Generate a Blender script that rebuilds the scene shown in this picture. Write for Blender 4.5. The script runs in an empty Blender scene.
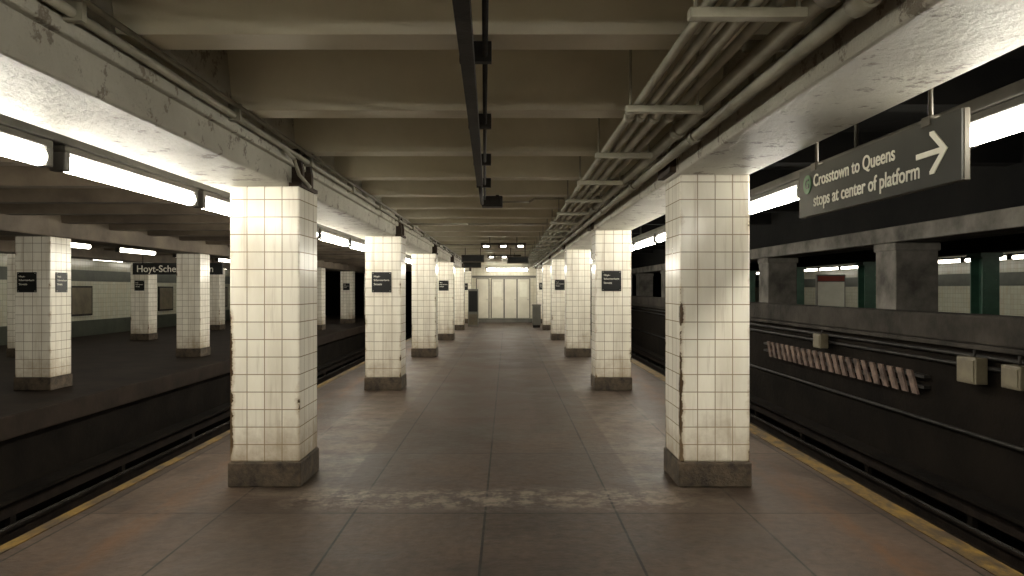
import bpy, bmesh, math, random
from mathutils import Vector, Matrix
random.seed(4)
S=bpy.context.scene
try:
    S.view_settings.view_transform='Standard'
except Exception: pass

# ---------------------------------------------------------------- materials
def newmat(name):
    m=bpy.data.materials.new(name); m.use_nodes=True
    nt=m.node_tree; b=nt.nodes['Principled BSDF']
    return m,nt,b
def nd(nt,t,**k):
    n=nt.nodes.new(t)
    for a,v in k.items(): setattr(n,a,v)
    return n
def ramp(nt,fac,p0,c0,p1,c1):
    r=nd(nt,'ShaderNodeValToRGB'); e=r.color_ramp.elements
    e[0].position=p0; e[0].color=c0; e[1].position=p1; e[1].color=c1
    nt.links.new(fac,r.inputs['Fac']); return r.outputs['Color']
def c4(c): return (c[0],c[1],c[2],1)
def mix(nt,fac,a,b,mode='MIX'):
    n=nd(nt,'ShaderNodeMixRGB'); n.blend_type=mode
    for i,v in ((0,fac),(1,a),(2,b)):
        if hasattr(v,'is_linked') or hasattr(v,'links'): nt.links.new(v,n.inputs[i])
        else: n.inputs[i].default_value = v if i==0 else c4(v)
    return n.outputs[0]
def math_(nt,op,a,b=0.0,clamp=False):
    n=nd(nt,'ShaderNodeMath',operation=op,use_clamp=clamp)
    for i,v in ((0,a),(1,b)):
        if hasattr(v,'links'): nt.links.new(v,n.inputs[i])
        else: n.inputs[i].default_value=v
    return n.outputs[0]
def noise(nt,scale,coord='Object',detail=6,rough=.6,vscale=None,dist=0):
    tc=nd(nt,'ShaderNodeTexCoord'); src=tc.outputs[coord]
    if vscale:
        mp=nd(nt,'ShaderNodeMapping'); mp.inputs['Scale'].default_value=vscale
        nt.links.new(src,mp.inputs['Vector']); src=mp.outputs[0]
    n=nd(nt,'ShaderNodeTexNoise'); n.inputs['Scale'].default_value=scale
    n.inputs['Detail'].default_value=detail; n.inputs['Roughness'].default_value=rough
    n.inputs['Distortion'].default_value=dist
    nt.links.new(src,n.inputs['Vector']); return n.outputs['Fac']
def bump(nt,b,h,strength,dist=.02):
    n=nd(nt,'ShaderNodeBump'); n.inputs['Strength'].default_value=strength
    n.inputs['Distance'].default_value=dist
    nt.links.new(h,n.inputs['Height']); nt.links.new(n.outputs[0],b.inputs['Normal'])
def mnoise(name,a,b_,scale=3,rough=.7,bs=.3,metal=0,lo=.35,hi=.65,bscale=None,vscale=None,spec=.5):
    m,nt,b=newmat(name)
    f=noise(nt,scale,vscale=vscale)
    col=ramp(nt,f,lo,c4(a),hi,c4(b_)); nt.links.new(col,b.inputs['Base Color'])
    b.inputs['Roughness'].default_value=rough; b.inputs['Metallic'].default_value=metal
    b.inputs['Specular IOR Level'].default_value=spec
    if bs: bump(nt,b,noise(nt,bscale or scale*6),bs)
    return m
def emat(name,c,s):
    m,nt,b=newmat(name); b.inputs['Base Color'].default_value=c4(c)
    b.inputs['Emission Color'].default_value=c4(c); b.inputs['Emission Strength'].default_value=s
    return m
def tilemat(name,col,grout,size,dirt=.5,corner=False,mort=.0035,worn=0):
    m,nt,b=newmat(name)
    tc=nd(nt,'ShaderNodeTexCoord')
    br=nd(nt,'ShaderNodeTexBrick'); br.offset=0; br.squash=1
    br.inputs['Scale'].default_value=1; br.inputs['Brick Width'].default_value=size
    br.inputs['Row Height'].default_value=size; br.inputs['Mortar Size'].default_value=mort
    br.inputs['Mortar Smooth'].default_value=.2
    nt.links.new(tc.outputs['UV'],br.inputs['Vector'])
    br.inputs['Color1'].default_value=c4(col); br.inputs['Color2'].default_value=c4([x*.9 for x in col])
    br.inputs['Mortar'].default_value=c4(grout)
    d=noise(nt,2.2,vscale=(2,2,.5))
    oi=nd(nt,'ShaderNodeObjectInfo')
    c=br.outputs['Color']
    fac=ramp(nt,d,.45,(0,0,0,1),.8,(dirt,dirt,dirt,1))
    c=mix(nt,fac,c,(.36,.28,.17))
    if corner:
        sp=nd(nt,'ShaderNodeSeparateXYZ'); nt.links.new(tc.outputs['Object'],sp.inputs[0])
        ax=math_(nt,'ABSOLUTE',sp.outputs[0]); ay=math_(nt,'ABSOLUTE',sp.outputs[1])
        mn=math_(nt,'MINIMUM',ax,ay)
        n=nd(nt,'ShaderNodeTexNoise'); n.noise_dimensions='4D'; n.inputs['Scale'].default_value=3.6
        n.inputs['Detail'].default_value=8; n.inputs['Roughness'].default_value=.7
        nt.links.new(tc.outputs['Object'],n.inputs['Vector'])
        w=math_(nt,'MULTIPLY',oi.outputs['Random'],20); nt.links.new(w,n.inputs['W'])
        v=math_(nt,'ADD',mn,math_(nt,'MULTIPLY',math_(nt,'SUBTRACT',n.outputs['Fac'],.5),.24))
        low=math_(nt,'MULTIPLY',math_(nt,'MAXIMUM',math_(nt,'SUBTRACT',1.3,sp.outputs[2]),0),.017)
        v=math_(nt,'ADD',v,low)
        if worn:
            # the track-side arris (worn<0) or platform-side arris (worn>0) has lost its edge tiles
            sx_=math_(nt,'MULTIPLY',sp.outputs[0],float(worn))
            e=math_(nt,'MULTIPLY',math_(nt,'MAXIMUM',math_(nt,'SUBTRACT',sx_,.20),0),.75)
            zz=math_(nt,'MAXIMUM',math_(nt,'SUBTRACT',1.75,sp.outputs[2]),0)
            zz=math_(nt,'MINIMUM',zz,.6)
            v=math_(nt,'ADD',v,math_(nt,'MULTIPLY',e,zz))
        halo=ramp(nt,v,.255,(0,0,0,1),.288,(.6,.6,.6,1))
        c=mix(nt,halo,c,(.33,.23,.12))
        f2=ramp(nt,v,.286,(0,0,0,1),.289,(1,1,1,1))
        c=mix(nt,f2,c,(.07,.042,.022))
        low2=ramp(nt,math_(nt,'ADD',sp.outputs[2],math_(nt,'MULTIPLY',n.outputs['Fac'],1.0)),.55,(.85,.85,.85,1),1.25,(0,0,0,1))
        c=mix(nt,low2,c,(.28,.20,.115))
        st=noise(nt,5,vscale=(4,4,.25),detail=5)
        c=mix(nt,ramp(nt,st,.56,(0,0,0,1),.72,(.4,.4,.4,1)),c,(.30,.22,.13))
    nt.links.new(c,b.inputs['Base Color']); b.inputs['Roughness'].default_value=.2
    inv=math_(nt,'SUBTRACT',1,br.outputs['Fac'])
    bump(nt,b,inv,.3,.004)
    return m

M={}
TILE=((.88,.84,.73),(.32,.26,.18),.1325,.4,True,.004)
M['tile']=tilemat('column_tile',*TILE)
M['tile_wl']=tilemat('column_tile_worn_outer',*TILE,worn=-1)
M['walltile']=tilemat('wall_tile',(.72,.69,.57),(.4,.36,.27),.15,.4)
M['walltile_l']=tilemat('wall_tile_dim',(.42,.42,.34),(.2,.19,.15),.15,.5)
M['walltile_g']=mnoise('wall_band',(.03,.035,.026),(.05,.055,.04),3,.4,.1)
M['base']=mnoise('column_base_concrete',(.020,.014,.009),(.10,.072,.045),8,.75,.5)
M['ceil']=mnoise('painted_ceiling',(.54,.505,.375),(.68,.64,.485),1.2,.45,.15,lo=.3,hi=.7)
M['beam']=mnoise('painted_beam',(.66,.62,.475),(.77,.73,.58),1.6,.35,.2)
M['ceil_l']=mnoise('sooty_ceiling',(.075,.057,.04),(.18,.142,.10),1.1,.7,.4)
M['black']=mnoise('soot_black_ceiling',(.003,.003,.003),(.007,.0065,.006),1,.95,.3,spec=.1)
M['conc']=mnoise('raw_concrete',(.035,.032,.028),(.13,.12,.105),1.7,.85,.6,spec=.2)
M['cope']=mnoise('coping_concrete',(.012,.010,.008),(.04,.034,.028),1.7,.85,.6,spec=.15)
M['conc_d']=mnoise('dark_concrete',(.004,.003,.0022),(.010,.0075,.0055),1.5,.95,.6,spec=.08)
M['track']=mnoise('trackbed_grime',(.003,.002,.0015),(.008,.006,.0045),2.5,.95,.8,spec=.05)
M['steel']=mnoise('galvanised_conduit',(.30,.285,.22),(.45,.43,.34),4,.45,.1,.1)
M['pipe']=mnoise('painted_pipe',(.2,.19,.145),(.34,.32,.25),3,.5,.2)
M['dark']=mnoise('dark_metal',(.012,.011,.01),(.03,.027,.024),5,.5,.1,.3,spec=.2)
M['rail']=mnoise('rail_steel',(.25,.23,.2),(.6,.58,.55),4,.22,.1,.9)
M['railside']=mnoise('rail_rust',(.006,.004,.003),(.015,.010,.007),4,.8,.3,spec=.1)
M['house']=mnoise('fixture_housing',(.03,.028,.024),(.06,.055,.05),4,.6,.1)
M['green']=mnoise('green_paint',(.02,.06,.04),(.035,.095,.06),3,.45,.1)
M['sblack']=mnoise('sign_black',(.006,.006,.006),(.010,.010,.010),5,.35,0,spec=.25)
M['sgrey']=mnoise('sign_enamel',(.016,.016,.011),(.023,.023,.017),3,.5,0,spec=.25)
M['frame']=mnoise('sign_frame',(.035,.03,.02),(.055,.045,.03),3,.5,0,.3)
M['white']=mnoise('sign_white',(.68,.66,.56),(.76,.74,.64),5,.5,0)
M['sgreen']=mnoise('route_green',(.02,.09,.025),(.03,.12,.035),5,.5,0)
M['red']=mnoise('faded_red',(.2,.03,.02),(.28,.05,.035),5,.5,0)
M['door']=mnoise('door_paint',(.58,.55,.46),(.68,.65,.55),2,.5,.1)
M['doorf']=mnoise('door_frame',(.1,.1,.085),(.15,.14,.12),2,.5,.1)
M['rust']=mnoise('rust_slat',(.025,.013,.010),(.15,.10,.075),4,.8,.4,lo=.36,hi=.6)
M['rusty']=mnoise('rusty_steel',(.02,.012,.008),(.07,.045,.028),9,.8,.5)
M['cream']=mnoise('cream_enamel',(.08,.065,.04),(.13,.11,.07),4,.5,.2)
TC=(1,.945,.81)
M['tube']=emat('fluorescent_tube',TC,53)
M['tube_dim']=emat('old_fluorescent_tube',(1,.93,.78),11)
M['lamp']=emat('lamp_glow',(1,.95,.82),14)

def peel():
    m,nt,b=newmat('peeling_girder_paint')
    f=noise(nt,6,detail=10,rough=.75); g=noise(nt,1.3)
    c=ramp(nt,g,.3,(.52,.49,.40,1),.7,(.74,.71,.6,1))
    k=ramp(nt,f,.56,(0,0,0,1),.60,(.8,.8,.8,1))
    c=mix(nt,k,c,(.22,.17,.115))
    nt.links.new(c,b.inputs['Base Color']); b.inputs['Roughness'].default_value=.5
    bump(nt,b,f,1.0,.1); return m
M['girder']=peel()

def floormat():
    m,nt,b=newmat('platform_concrete')
    tc=nd(nt,'ShaderNodeTexCoord')
    mp=nd(nt,'ShaderNodeMapping'); mp.inputs['Location'].default_value=(.146+.88*10,-4.95+1.8*20,0)
    nt.links.new(tc.outputs['Object'],mp.inputs['Vector'])
    br=nd(nt,'ShaderNodeTexBrick'); br.offset=0; br.squash=1
    br.inputs['Scale'].default_value=1; br.inputs['Brick Width'].default_value=.88
    br.inputs['Row Height'].default_value=1.8; br.inputs['Mortar Size'].default_value=.009
    br.inputs['Mortar Smooth'].default_value=.3
    nt.links.new(mp.outputs[0],br.inputs['Vector'])
    br.inputs['Color1'].default_value=(.064,.045,.033,1); br.inputs['Color2'].default_value=(.040,.028,.021,1)
    br.inputs['Mortar'].default_value=(.006,.004,.003,1)
    f=noise(nt,1.1,detail=9,rough=.7); fine=noise(nt,14,detail=8,rough=.7)
    c=mix(nt,1.0,br.outputs['Color'],ramp(nt,f,.33,(.5,.47,.45,1),.67,(1.4,1.38,1.35,1)),'MULTIPLY')
    c=mix(nt,1.0,c,ramp(nt,fine,.3,(.6,.6,.6,1),.7,(1.35,1.35,1.35,1)),'MULTIPLY')
    sp=nd(nt,'ShaderNodeSeparateXYZ'); nt.links.new(tc.outputs['Object'],sp.inputs[0])
    X,Y=sp.outputs[0],sp.outputs[1]
    ax=math_(nt,'ABSOLUTE',math_(nt,'ADD',X,.13))
    ax2=math_(nt,'MULTIPLY',ax,.45)
    side=ramp(nt,ax2,.50,(0,0,0,1),.51,(1,1,1,1))
    side2=ramp(nt,ax2,.80,(1,1,1,1),.82,(0,0,0,1))
    yfar=ramp(nt,math_(nt,'MULTIPLY',Y,.1),.50,(.25,.25,.25,1),.54,(1,1,1,1))
    w=noise(nt,3.2,detail=10,rough=.8,dist=.2)
    wm=ramp(nt,w,.42,(0,0,0,1),.62,(.7,.7,.7,1))
    f1=mix(nt,1.0,mix(nt,1.0,side,side2,'MULTIPLY'),wm,'MULTIPLY')
    f1=mix(nt,1.0,f1,yfar,'MULTIPLY')
    c=mix(nt,f1,c,(.135,.105,.08))
    w4=noise(nt,1.7,detail=9,rough=.75,dist=.3)
    c=mix(nt,ramp(nt,w4,.55,(0,0,0,1),.68,(.55,.55,.55,1)),c,(.018,.012,.009))
    dy=math_(nt,'ABSOLUTE',math_(nt,'SUBTRACT',Y,5.3))
    band=ramp(nt,dy,.14,(1,1,1,1),.34,(0,0,0,1))
    inn=ramp(nt,ax2,.6,(1,1,1,1),.68,(0,0,0,1))
    w2=noise(nt,6,detail=10,rough=.8)
    bm_=ramp(nt,w2,.46,(0,0,0,1),.58,(.8,.8,.8,1))
    f3=mix(nt,1.0,mix(nt,1.0,band,inn,'MULTIPLY'),bm_,'MULTIPLY')
    c=mix(nt,f3,c,(.19,.152,.12))
    o=noise(nt,1.9,vscale=(2.0,.5,1),detail=9,rough=.7)
    ln=ramp(nt,math_(nt,'ABSOLUTE',math_(nt,'SUBTRACT',ax,2.27)),.02,(1,1,1,1),.2,(0,0,0,1))
    f4=mix(nt,1.0,ln,ramp(nt,o,.44,(0,0,0,1),.58,(.75,.75,.75,1)),'MULTIPLY')
    c=mix(nt,f4,c,(.10,.045,.016))
    nt.links.new(c,b.inputs['Base Color'])
    r=ramp(nt,f,.3,(.42,.42,.42,1),.7,(.65,.65,.65,1)); nt.links.new(r,b.inputs['Roughness'])
    b.inputs['Specular IOR Level'].default_value=.18
    bump(nt,b,fine,.4,.012)
    return m
M['floor']=floormat()
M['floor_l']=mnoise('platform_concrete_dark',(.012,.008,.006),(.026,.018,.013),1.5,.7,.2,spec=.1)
def yellow():
    m,nt,b=newmat('worn_yellow_paint')
    f=noise(nt,7,detail=9,rough=.75,vscale=(1,.5,1))
    c=ramp(nt,f,.42,(.04,.027,.016,1),.62,(.16,.095,.018,1))
    nt.links.new(c,b.inputs['Base Color']); b.inputs['Roughness'].default_value=.6
    b.inputs['Specular IOR Level'].default_value=.2
    bump(nt,b,f,.3,.01); return m
M['yellow']=yellow()

# ---------------------------------------------------------------- mesh builder
class B:
    def __init__(s): s.bm=bmesh.new()
    def box(s,x0,x1,y0,y1,z0,z1,mi=0,bev=0):
        r=bmesh.ops.create_cube(s.bm,size=1)
        vs=r['verts']
        for v in vs:
            v.co=Vector(((x0+x1)/2+v.co.x*(x1-x0),(y0+y1)/2+v.co.y*(y1-y0),(z0+z1)/2+v.co.z*(z1-z0)))
        fs=set(f for v in vs for f in v.link_faces)
        for f in fs: f.material_index=mi
        if bev:
            es=list(set(e for v in vs for e in v.link_edges))
            q=bmesh.ops.bevel(s.bm,geom=es,offset=bev,segments=2,affect='EDGES',profile=.5)
            for f in q['faces']: f.material_index=mi
    def cyl(s,p0,p1,r,mi=0,seg=10,r2=None):
        p0=Vector(p0);p1=Vector(p1); d=p1-p0
        q=d.to_track_quat('Z','Y').to_matrix().to_4x4()
        m=Matrix.Translation((p0+p1)/2)@q
        n=bmesh.ops.create_cone(s.bm,cap_ends=True,segments=seg,radius1=r,radius2=r if r2 is None else r2,depth=d.length,matrix=m)
        for f in set(f for v in n['verts'] for f in v.link_faces):
            f.material_index=mi
            if len(f.verts)==4: f.smooth=True
    def path(s,pts,r,mi=0,seg=10):
        for a,b in zip(pts,pts[1:]): s.cyl(a,b,r,mi,seg)
        for p in pts[1:-1]:
            n=bmesh.ops.create_uvsphere(s.bm,u_segments=seg,v_segments=6,radius=r*1.02,matrix=Matrix.Translation(p))
            for f in set(f for v in n['verts'] for f in v.link_faces): f.material_index=mi; f.smooth=True
    def prism(s,poly,axis,a,b_,mi=0):
        def P(p,t):
            return {'x':(t,p[0],p[1]),'y':(p[0],t,p[1]),'z':(p[0],p[1],t)}[axis]
        v0=[s.bm.verts.new(P(p,a)) for p in poly]; v1=[s.bm.verts.new(P(p,b_)) for p in poly]
        fs=[s.bm.faces.new(v0),s.bm.faces.new(v1[::-1])]
        n=len(poly)
        for i in range(n): fs.append(s.bm.faces.new((v0[i],v1[i],v1[(i+1)%n],v0[(i+1)%n])))
        for f in fs: f.material_index=mi
    def done(s,name,mats,loc=(0,0,0),parent=None,uvoff=(0,0,0)):
        bm=s.bm
        bmesh.ops.recalc_face_normals(bm,faces=bm.faces[:])
        uv=bm.loops.layers.uv.new('UVMap')
        for f in bm.faces:
            n=f.normal; k=max(range(3),key=lambda i:abs(n[i]))
            for l in f.loops:
                c=l.vert.co+Vector(uvoff)
                l[uv].uv=((c.y,c.z),(c.x,c.z),(c.x,c.y))[k]
        me=bpy.data.meshes.new(name); bm.to_mesh(me); bm.free()
        for m in mats: me.materials.append(M[m])
        o=bpy.data.objects.new(name,me); o.location=loc; S.collection.objects.link(o)
        if parent: o.parent=parent
        return o
def inst(o,loc,name=None):
    p=bpy.data.objects.new(name or o.name.split('.')[0],o.data); p.location=loc
    S.collection.objects.link(p); return p

def text(body,width,mat,mtx,parent,name='lettering',align='LEFT',size=.1,bold=.0006):
    cu=bpy.data.curves.new('t','FONT'); cu.body=body; cu.size=size; cu.extrude=.0015; cu.offset=bold
    cu.align_x=align; cu.align_y='CENTER'
    t=bpy.data.objects.new('t',cu); S.collection.objects.link(t)
    bpy.context.view_layer.update()
    me=bpy.data.meshes.new_from_object(t.evaluated_get(bpy.context.evaluated_depsgraph_get()))
    bpy.data.objects.remove(t)
    xs=[v.co.x for v in me.vertices]; w=max(xs)-min(xs)
    k=width/w if width else 1
    me.transform(Matrix.Diagonal((k,k if width else 1,1,1))); me.transform(mtx)
    me.materials.clear(); me.materials.append(M[mat])
    o=bpy.data.objects.new(name,me); S.collection.objects.link(o); o.parent=parent
    return o

Y0,Y1=-9.0,33.2
YE=44.9
D=5.35; Z1=5.6; W=.53
colY=[Z1+D*k for k in range(-2,6)]
LO,LI=-2.10,-1.57; RI,RO=1.31,1.84
GL,GR=2.28,2.37

# ---------------------------------------------------------------- floors
b=B(); b.box(-2.95,2.72,Y0,Y1,-.28,0,0,.015); b.done('floor',['floor'])
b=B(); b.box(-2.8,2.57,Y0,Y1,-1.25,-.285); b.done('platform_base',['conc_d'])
b=B(); b.box(-2.945,-2.86,Y0,Y1-.1,.001,.007); b.done('platform_edge_stripe',['yellow'])
b=B(); b.box(2.55,2.70,Y0,Y1-.1,.001,.007); b.done('platform_edge_stripe',['yellow'])
b=B(); b.box(-13.5,-5.9,Y0,42,-.28,0,0,.015); b.box(-13.4,-6.05,Y0,42,-1.25,-.285,1); b.done('floor_left_platform',['floor_l','conc_d'])
b=B(); b.box(9.0,15,Y0,42,-.28,0,0,.015); b.box(9.15,15,Y0,42,-1.25,-.285,1); b.done('floor_right_platform',['floor_l','conc_d'])
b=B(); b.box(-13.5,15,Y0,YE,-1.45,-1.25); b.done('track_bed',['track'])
def track(xc,g=.72,third=None):
    b=B()
    for x in (xc-g,xc+g):
        b.box(x-.065,x+.065,Y0,44,-1.12,-1.10,2); b.box(x-.012,x+.012,Y0,44,-1.10,-.99,2); b.box(x-.036,x+.036,Y0,44,-.99,-.955,2,.006)
        b.box(x-.022,x+.022,Y0,44,-.955,-.95,0)
    y=Y0+.3
    while y<44:
        b.box(xc-1.1,xc+1.1,y-.11,y+.11,-1.25,-1.12,1); y+=.62
    b.done('railway_track',['rail','track','railside'])
    if third:
        b=B(); b.box(third-.04,third+.04,Y0,44,-1.05,-.93,0)
        b.box(third-.13,third+.13,Y0,44,-.86,-.82,1)
        y=Y0+.5
        while y<44: b.box(third-.03,third+.03,y,y+.1,-1.25,-1.05,1); y+=2.4
        b.done('third_rail',['railside','conc_d'])
track(-4.42,third=-5.6); track(4.05,third=5.25); track(7.3)

# ---------------------------------------------------------------- columns
def column(xc,yc,top,w=W,first=None,mat='tile'):
    if first: return inst(first,(xc,yc,0),'tiled_column')
    h=w/2
    b=B()
    b.box(-h-.012,h+.012,-h-.012,h+.012,0,.19,1,.012)
    b.box(-h,h,-h,h,.19,top-.001,0,.014)
    return b.done('tiled_column',[mat,'base'],(xc,yc,0),uvoff=(h,h,-.19))
cl=cr=cs=None
for i,y in enumerate(colY):
    if i==2:
        column((LO+LI)/2,y+W/2,GL,mat='tile_wl'); column((RI+RO)/2,y+W/2,GR,mat='tile_wl')
    else:
        o=column((LO+LI)/2,y+W/2,GL,first=cl); cl=cl or o
        o=column((RI+RO)/2,y+W/2,GR,first=cr); cr=cr or o
    for xx in (-7.02,-10.75):
        o=column(xx,y+W/2,GL,first=cs); cs=cs or o
o=column(-7.02,colY[-1]+D+W/2,GL,first=cs)
def hcol(x,y,m,name,x1,top,bot):
    b=B(); w=(x1-x)/2
    b.box(-w,w,-.3,.3,bot,top,0,.02)
    b.box(-w-.03,w+.03,-.33,.33,bot,bot+.25,0,.02)
    b.box(-w-.025,w+.025,-.325,.325,top-.12,top,0,.02)
    return b.done(name,[m],((x+x1)/2,y+.3,0))
for y in colY+[colY[-1]+D]:
    hcol(5.75,y,'conc','concrete_column',6.39,2.189,-1.249)
def gcol(x,y):
    b=B()
    for s in (-1,1): b.box(-.19,.19,s*.2-.015,s*.2+.015,0,2.299,0)
    b.box(-.015,.015,-.2,.2,0,2.299,0)
    b.box(-.25,.25,-.25,.25,0,.1,0); b.box(-.25,.25,-.25,.25,2.2,2.299,0)
    for z in [.3+.2*i for i in range(9)]:
        for s in (-1,1):
            for t in (-1,1): b.cyl((t*.13,s*.215,z),(t*.13,s*.235,z),.014,0,6)
    b.done('steel_column',['green'],(x,y,0))
for y in colY[1:]+[colY[-1]+D]: gcol(10.65,y+.2)

# ---------------------------------------------------------------- girders & ceiling
b=B(); b.box(-2.27,-1.66,Y0,Y1,GL,2.949,0,.02); b.box(-2.31,-1.62,Y0,Y1,2.44,2.5,0,.01); b.done('longitudinal_girder',['girder'])
b=B(); b.box(1.29,1.86,Y0,Y1,GR,2.949,0,.02); b.box(1.25,1.90,Y0,Y1,2.5,2.56,0,.01); b.done('longitudinal_girder',['girder'])
b=B()
for y in colY:
    b.prism([(-1.659,2.285),(-1.575,2.285),(-1.575,2.42),(-1.61,2.578),(-1.659,2.578)],'y',y+.10,y+.16,0)
    b.prism([(-1.659,2.285),(-1.575,2.285),(-1.575,2.42),(-1.61,2.578),(-1.659,2.578)],'y',y+.36,y+.42,0)
    b.box(-1.657,-1.56,y+.02,y+.5,2.281,2.31,0)
    b.box(1.24,1.289,y+.04,y+.48,2.39,2.495,0)
b.done('gusset_plates',['rusty'])
for x in (-7.02,-10.75):
    b=B(); b.box(x-.3,x+.3,Y0,42,GL,2.949,0,.02); b.done('longitudinal_girder',['ceil_l'])
b=B(); b.box(5.68,6.4,Y0,42,2.19,2.42,0,.02); b.done('concrete_girder',['conc'])
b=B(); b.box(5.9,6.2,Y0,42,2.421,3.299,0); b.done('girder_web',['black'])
b=B(); b.box(10.4,10.9,Y0,42,2.3,3.299,0,.02); b.done('longitudinal_girder',['conc_d'])
b=B(); b.box(-1.66,1.29,Y0,Y1,2.95,3.1); b.done('ceiling',['ceil'])
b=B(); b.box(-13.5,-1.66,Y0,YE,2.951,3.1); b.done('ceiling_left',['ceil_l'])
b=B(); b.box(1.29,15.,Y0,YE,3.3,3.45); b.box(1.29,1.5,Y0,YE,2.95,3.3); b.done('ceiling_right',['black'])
def beams(x0,x1,name,mat,zb=2.58,yend=33,skip=0):
    b=B(); y=3.14-1.3375*8
    while y<yend:
        b.prism([(y,zb),(y+.2,zb),(y+.22,zb+.08),(y+.3,2.949),(y-.1,2.949),(y-.02,zb+.08)],'x',x0,x1)
        y+=1.3375
    b.done(name,[mat])
beams(-1.66,1.29,'ceiling_beams','beam')
beams(-6.72,-2.27,'ceiling_beams','ceil_l',2.5,42)
beams(-10.45,-7.32,'ceiling_beams','ceil_l',2.5,42)
beams(-13.5,-11.05,'ceiling_beams','ceil_l',2.5,42)
b=B(); y=3.14-1.3375*8
while y<42:
    b.box(1.86,5.9,y,y+.25,2.95,3.299); b.box(6.2,10.4,y,y+.25,2.95,3.299); b.box(10.9,15,y,y+.25,2.95,3.299); y+=2.675
b.done('ceiling_beams',['black'])
LX,LZ=-2.55,2.22
RXX,RZ=2.35,2.27
b=B(); b.box(LX-.05,LX+.05,Y0,Y1,LZ+.10,LZ+.17,0,.008)
y=Y0+.6
while y<Y1: b.cyl((LX,y,LZ+.17),(LX,y,2.5),.015,0,6); y+=D/4
b.done('light_raceway',['house'])
b=B(); b.box(RXX-.05,RXX+.05,Y0,Y1,RZ+.10,RZ+.17,0,.008)
y=Y0+.6
while y<Y1: b.cyl((RXX,y,RZ+.17),(RXX,y,2.96),.015,0,6); y+=D/2
b.done('light_raceway',['house'])

# ---------------------------------------------------------------- walls
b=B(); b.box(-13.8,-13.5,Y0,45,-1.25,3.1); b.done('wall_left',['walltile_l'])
b=B(); b.box(-13.499,-13.46,Y0,YE,1.75,2.1); b.box(-13.499,-13.45,Y0,YE,0.001,.5); b.done('trim_1',['walltile_g'])
b=B()
for i in range(5):
    y=17+i*5.8
    b.box(-13.499,-13.44,y,y+1.2,.65,1.6,0); b.box(-13.445,-13.435,y+.06,y+1.14,.71,1.54,1)
b.done('advertising_posters',['dark','cream'])
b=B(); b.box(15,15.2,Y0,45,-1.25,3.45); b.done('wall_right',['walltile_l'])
b=B(); b.box(14.95,14.999,Y0,YE,1.6,2.0); b.done('trim_2',['walltile_g'])
b=B(); b.box(-13.8,15.2,45,45.2,-1.45,3.45); b.done('wall_tunnel_end',['black'])
b=B(); b.box(-13.8,15.2,Y0-.2,Y0,-1.45,3.45); b.done('wall_rear',['conc_d'])
yb=Y1
b=B(); b.box(-2.4,2.1,yb,yb+1.2,0,2.95); b.done('wall_back',['walltile'],uvoff=(2.4,0,0))
b=B(); b.box(-2.1,1.84,yb-.03,yb-.001,.0,.18); b.done('baseboard_back',['doorf'])
b=B(); b.box(-1.57,1.3,yb-.02,yb-.001,2.0,2.1); b.done('trim_3',['doorf'])
xs=[-1.35,-.68,-.1,.48]
for i,x in enumerate(xs):
    b=B(); y=yb-.06
    b.box(x-.04,x+.56,y+.02,yb-.001,0.19,1.98,1,.006)
    b.box(x,x+.52,y,y+.03,.2,1.94,0,.006)
    b.box(x+.08,x+.44,y-.012,y+.005,1.15,1.8,2 if i%2 else 0,.004)
    b.box(x+.08,x+.44,y-.012,y+.005,.3,.95,0,.004)
    b.cyl((x+.46,y-.06,1.02),(x+.46,y,1.02),.02,1,8)
    b.done('door_%d'%(i+1),['door','doorf','white'])

b=B(); b.box(5.5,5.68,Y0,42,-1.249,.86,0); b.box(5.42,5.72,Y0,42,.86,1.2,1,.03)
b.box(5.40,5.5,Y0,42,.80,.86,1,.01); b.done('parapet_wall',['conc_d','cope'])
b=B()
for z in (-.2,.6,.72): b.cyl((5.45,Y0,z),(5.45,42,z),.025,0,8)
b.done('wall_cables',['dark'])
b=B()
n=22
for i in range(n):
    y=9.7+i*(5.6/n)
    b.prism([(y,.12),(y+.13,.12),(y+.29,.42),(y+.16,.42)],'x',5.38,5.41)
b.box(5.41,5.499,9.6,15.6,.2,.24,1); b.box(5.41,5.499,9.6,15.6,.34,.38,1)
b.done('slatted_barrier',['rust','dark'])
for (y,z0,z1,l) in ((8.5,.42,.72,.36),(7.75,.45,.70,.3),(12.6,.5,.74,.3)):
    b=B(); b.box(-.14,.0,-l/2,l/2,z0,z1,0,.012); b.box(-.152,-.135,-l/2+.03,l/2-.03,z0+.03,z1-.03,0,.004)
    b.cyl((-.04,0,z1),(-.04,0,.80),.015,1,8); b.done('relay_box',['cream','dark'],(5.41,y,0))

b=B(); b.box(-.45,.45,-.05,.05,.9,1.95,0,.01); b.box(-.41,.41,-.06,-.045,.95,1.72,1); b.box(-.41,.41,-.06,-.045,1.75,1.9,2)
b.box(-.4,-.34,-.03,.03,0,.9,0); b.box(.34,.4,-.03,.03,0,.9,0)
b.done('notice_board',['doorf','white','red'],(10.05,23,0))

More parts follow.
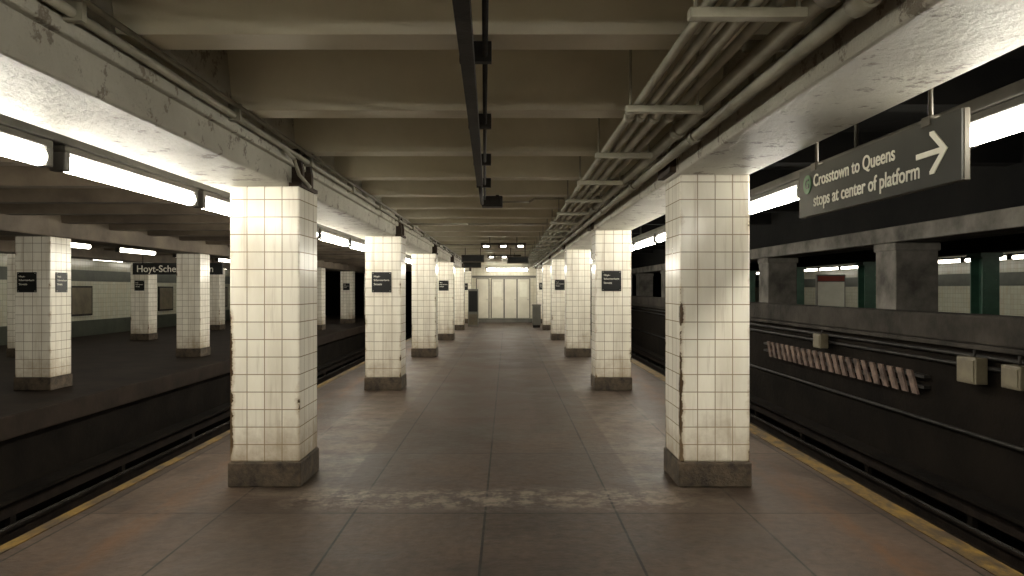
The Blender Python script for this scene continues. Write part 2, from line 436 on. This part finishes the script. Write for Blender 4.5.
# ---------------------------------------------------------------- fluorescent lights
def fluo(mat):
    b=B(); L=1.82
    b.box(-.045,.045,-L/2,L/2,.055,.099,0,.008)
    b.cyl((0,-L/2+.06,0),(0,L/2-.06,0),.048,1,14)
    for s in (-1,1): b.box(-.045,.045,s*(L/2-.03)-.03,s*(L/2-.03)+.03,-.05,.06,0,.008)
    return b.done('fluorescent_light',['house',mat])
pitch=1.92
f0=fluo('tube'); f0.location=(LX,5.10,LZ)
for k in range(-7,14):
    if k: inst(f0,(LX,5.10+pitch*k,LZ),'fluorescent_light')
for k in range(-6,15):
    inst(f0,(RXX,2.91+pitch*k,RZ),'fluorescent_light')
fd=fluo('tube_dim'); fd.location=(-8.9,12,2.4)
for k in range(1,9): inst(fd,(-8.9,12+k*2.9,2.4),'fluorescent_light')
for k in range(-1,10): inst(fd,(-12.2,11+k*2.9,2.4),'fluorescent_light')
for k in range(0,14): inst(fd,(12.8,14+k*1.92,2.3),'fluorescent_light')
for (y,x) in ((31.2,0),(-3.1,-.1),(-6.2,-.1)):
    o=inst(f0,(x,y,2.32 if y>0 else 2.36),'fluorescent_light'); o.rotation_euler=(0,0,math.pi/2)

# ---------------------------------------------------------------- conduits
b=B()
for x,r in ((.70,.022),(.77,.022),(.85,.028),(.93,.022)):
    b.cyl((x,Y0,2.49),(x,32.5,2.49),r,0,10)
    y=Y0+1.0
    while y<32: b.cyl((x,y,2.49),(x,y+.07,2.49),r*1.35,0,10); y+=3.05
y=2.5-1.3375*6
while y<32.5:
    b.box(.62,1.02,y,y+.05,2.42,2.455,0,.004)
    b.cyl((.645,y+.025,2.45),(.645,y+.025,2.949),.008,0,6); b.cyl((.995,y+.025,2.45),(.995,y+.025,2.949),.008,0,6)
    y+=1.3375
b.done('conduit_bundle',['steel'])
b=B()
for x,z,r in ((1.08,2.5,.04),(1.18,2.46,.035)):
    b.cyl((x,Y0,z),(x,32.5,z),r,0,12)
    y=Y0+.4
    while y<32: b.cyl((x,y,z),(x,y+.1,z),r*1.3,0,12); y+=2.2
y=3.2-1.3375*6
while y<32: b.box(1.03,1.23,y,y+.04,2.535,2.578,0); y+=2.675
b.done('overhead_pipes',['pipe'])
b=B()
b.cyl((-1.59,Y0,2.51),(-1.59,32,2.51),.02,0,10); b.cyl((-1.56,Y0,2.56),(-1.56,32,2.56),.014,0,10)
y=Y0+.5
while y<32: b.box(-1.62,-1.55,y,y+.03,2.48,2.578,0); y+=1.6
b.path([(-1.59,5.2,2.51),(-1.57,5.45,2.46),(-1.545,5.5,2.35),(-1.545,5.8,2.3)],.014)
b.done('wall_conduit',['pipe'])
b=B()
def ctr(y): return -.15-.0223*(y-2.43)
b.prism([(-2,2.43),(6.7,2.43),(6.7,2.50),(-2,2.50)],'x',-.028,.028)
for v in b.bm.verts: v.co.x+=ctr(v.co.y)
b.cyl((ctr(2)+.07,2.4,2.52),(ctr(8.4)+.03,8.4,2.52),.012,0,8)
b.cyl((ctr(6.7),6.7,2.47),(ctr(8.4),8.4,2.47),.02,0,8)
for y in (0.4,1.8,3.22,4.55,5.9,7.2):
    b.box(ctr(y)-.04,ctr(y)+.1,y,y+.04,2.49,2.579,0)
b.done('cable_channel',['dark'])
b=B(); b.box(-.12,.12,-.09,.09,-.06,.06,0,.01); b.box(-.1,.1,-.1,-.088,-.045,.045,0,.004); b.cyl((.06,0,.05),(.06,0,.079),.02,0,8)
b.done('junction_box',['dark'],(-.17,8.5,2.5))
b=B(); b.path([(-.05,8.5,2.5),(.25,8.5,2.5),(.32,8.5,2.54),(.66,8.5,2.54)],.013,0,8)
b.path([(-1.54,11.4,2.5),(-.6,11.4,2.5),(.66,11.4,2.5)],.014,0,8)
b.path([(-1.54,16.7,2.5),(.66,16.7,2.5)],.014,0,8)
b.done('branch_conduit',['steel'])
for y,x in ((16.4,-.08),(22,-.08)):
    b=B(); b.box(-.5,.5,-.03,.03,.03,.07,0,.006)
    for s in (-.38,0,.38):
        b.box(s-.11,s+.11,-.07,.07,-.04,.03,0,.012); b.box(s-.06,s+.06,-.078,-.068,-.025,.01,1)
    b.cyl((-.3,0,.07),(-.3,0,.499),.008,0,6); b.cyl((.3,0,.07),(.3,0,.499),.008,0,6)
    b.done('ceiling_lamp_bar',['frame','lamp'],(x,y,2.45))
for (x,y) in ((-.9,19.5),(-1.15,24.5),(.3,20.4)):
    b=B(); b.box(-.3,.3,-.04,.04,-.1,.1,0,.01); b.box(-.27,.27,-.046,-.038,-.07,.07,1)
    b.cyl((-.2,0,.1),(-.2,0,.55),.01,0,6); b.cyl((.2,0,.1),(.2,0,.55),.01,0,6)
    b.done('overhead_sign',['frame','sblack'],(x,y,2.3))

# ---------------------------------------------------------------- signs
sx=2.12; k=sx/2.42
L,H=2.17*k,.385*k
b=B(); b.box(-.012,.018,-L/2,L/2,-H/2,H/2,1,.004)
b.box(-.022,-.011,-L/2+.004,L/2-.004,-H/2+.004,H/2-.004,0)
for s in (-.66,.7):
    b.cyl((0,s,H/2-.01),(0,s,3.299-1.5-.767*k),.012,1,8); b.box(-.028,.028,s-.04,s+.04,H/2-.03,H/2+.02,1,.004)
sc=b.done('hanging_direction_sign',['sgrey','frame'],(sx,4.98*k,1.5+.767*k))
R=Matrix(((0,0,-1,0),(-1,0,0,0),(0,1,0,0),(0,0,0,1)))
def T(x,y,z): return Matrix.Translation((x,y,z))
text('Crosstown to Queens',1.06,'white',T(-.024,.70,.062)@R,sc,'lettering_top',bold=.0012)
text('stops at center of platform',1.30,'white',T(-.024,.70,-.072)@R,sc,'lettering_bottom',bold=.0012)
b=B(); b.cyl((-.027,.80,.055),(-.021,.80,.055),.066,0,24); b.done('route_bullet',['sgreen'],parent=sc)
text('G',.06,'sblack',T(-.029,.80,.055)@R@T(-.03,0,0),sc,'bullet_letter')
b=B()
q=.87
b.prism([(-.66*q,.014),(-.93*q,.014),(-.93*q,-.014),(-.66*q,-.014)],'x',-.027,-.020)
for sgn in (1,-1):
    z=0
    b.prism([(-.97*q,z),(-.84*q,z+sgn*.105),(-.80*q,z+sgn*.105),(-.80*q,z+sgn*.09),(-.92*q,z)],'x',-.0272,-.020)
b.done('arrow',['white'],parent=sc)

RX=Matrix.Rotation(math.pi/2,4,'X')
def csign(x,y,z,rot=0,w=.29):
    b=B(); b.box(-w/2,w/2,-.012,0,-.15,.15,0,.004)
    for s in (-1,1):
        for t in (-1,1): b.cyl((s*(w/2-.02),-.015,t*.13),(s*(w/2-.02),-.010,t*.13),.005,1,6)
    o=b.done('column_sign',['sblack','white'],(x,y,z))
    text('Hoyt-',.09,'white',T(-w/2+.03,-.0135,.085)@RX,o,'lettering_1')
    text('Schermerhorn',.225,'white',T(-w/2+.03,-.0135,.03)@RX,o,'lettering_2')
    text('Streets',.12,'white',T(-w/2+.03,-.0135,-.03)@RX,o,'lettering_3')
    o.rotation_euler=(0,0,rot); return o
for i in (3,5,7):
    y=colY[i]
    csign((LO+LI)/2-.02,y-.001,1.6); csign((RI+RO)/2-.03,y-.001,1.62)
csign(-7.1,colY[3]-.001,1.6); csign(-7.02+W/2+.001,colY[3]+.26,1.6,math.pi/2)
csign(-10.75,colY[5]-.001,1.6); csign(-7.02,colY[7]-.001,1.6); csign(-7.02+W/2+.001,colY[5]+.26,1.6,math.pi/2)
b=B(); b.box(-1.15,1.15,-.03,.03,-.15,.15,0,.005)
b.cyl((-.9,0,.15),(-.9,0,.9),.012,1,6); b.cyl((.9,0,.15),(.9,0,.9),.012,1,6)
o=b.done('station_name_sign',['sblack','frame'],(-8.45,19,2.02))
text('Hoyt-Schermerhorn',1.95,'white',T(-1.05,-.033,-.01)@RX,o,'lettering')
b=B(); b.box(-.2,.2,-.15,.15,0,1.5,0,.01); b.box(-.17,.17,-.16,-.148,.6,1.42,1,.004); b.box(-.17,.17,-.16,-.148,.08,.5,2,.004)
b.done('information_kiosk',['doorf','sblack','cream'],(-1.35,29.6,0))
b=B(); b.box(-.16,.16,-.12,.12,.1,.85,0,.015); b.box(-.18,.18,-.14,.14,.85,.9,0,.01); b.box(-.14,.14,-.1,.1,0,.1,1)
b.done('litter_bin',['doorf','dark'],(1.15,28.8,0))

# ---------------------------------------------------------------- world & camera
w=bpy.data.worlds.new('World'); S.world=w; w.use_nodes=True
w.node_tree.nodes['Background'].inputs[0].default_value=(.01,.01,.01,1)
w.node_tree.nodes['Background'].inputs[1].default_value=.2
cam=bpy.data.cameras.new('camera'); cam.lens=740/1024*36; cam.sensor_width=36
cam.shift_x=5/1024; cam.shift_y=1/1024; cam.clip_end=200
co=bpy.data.objects.new('camera',cam); co.location=(0,0,1.5); co.rotation_euler=(math.pi/2,0,0)
S.collection.objects.link(co); S.camera=co
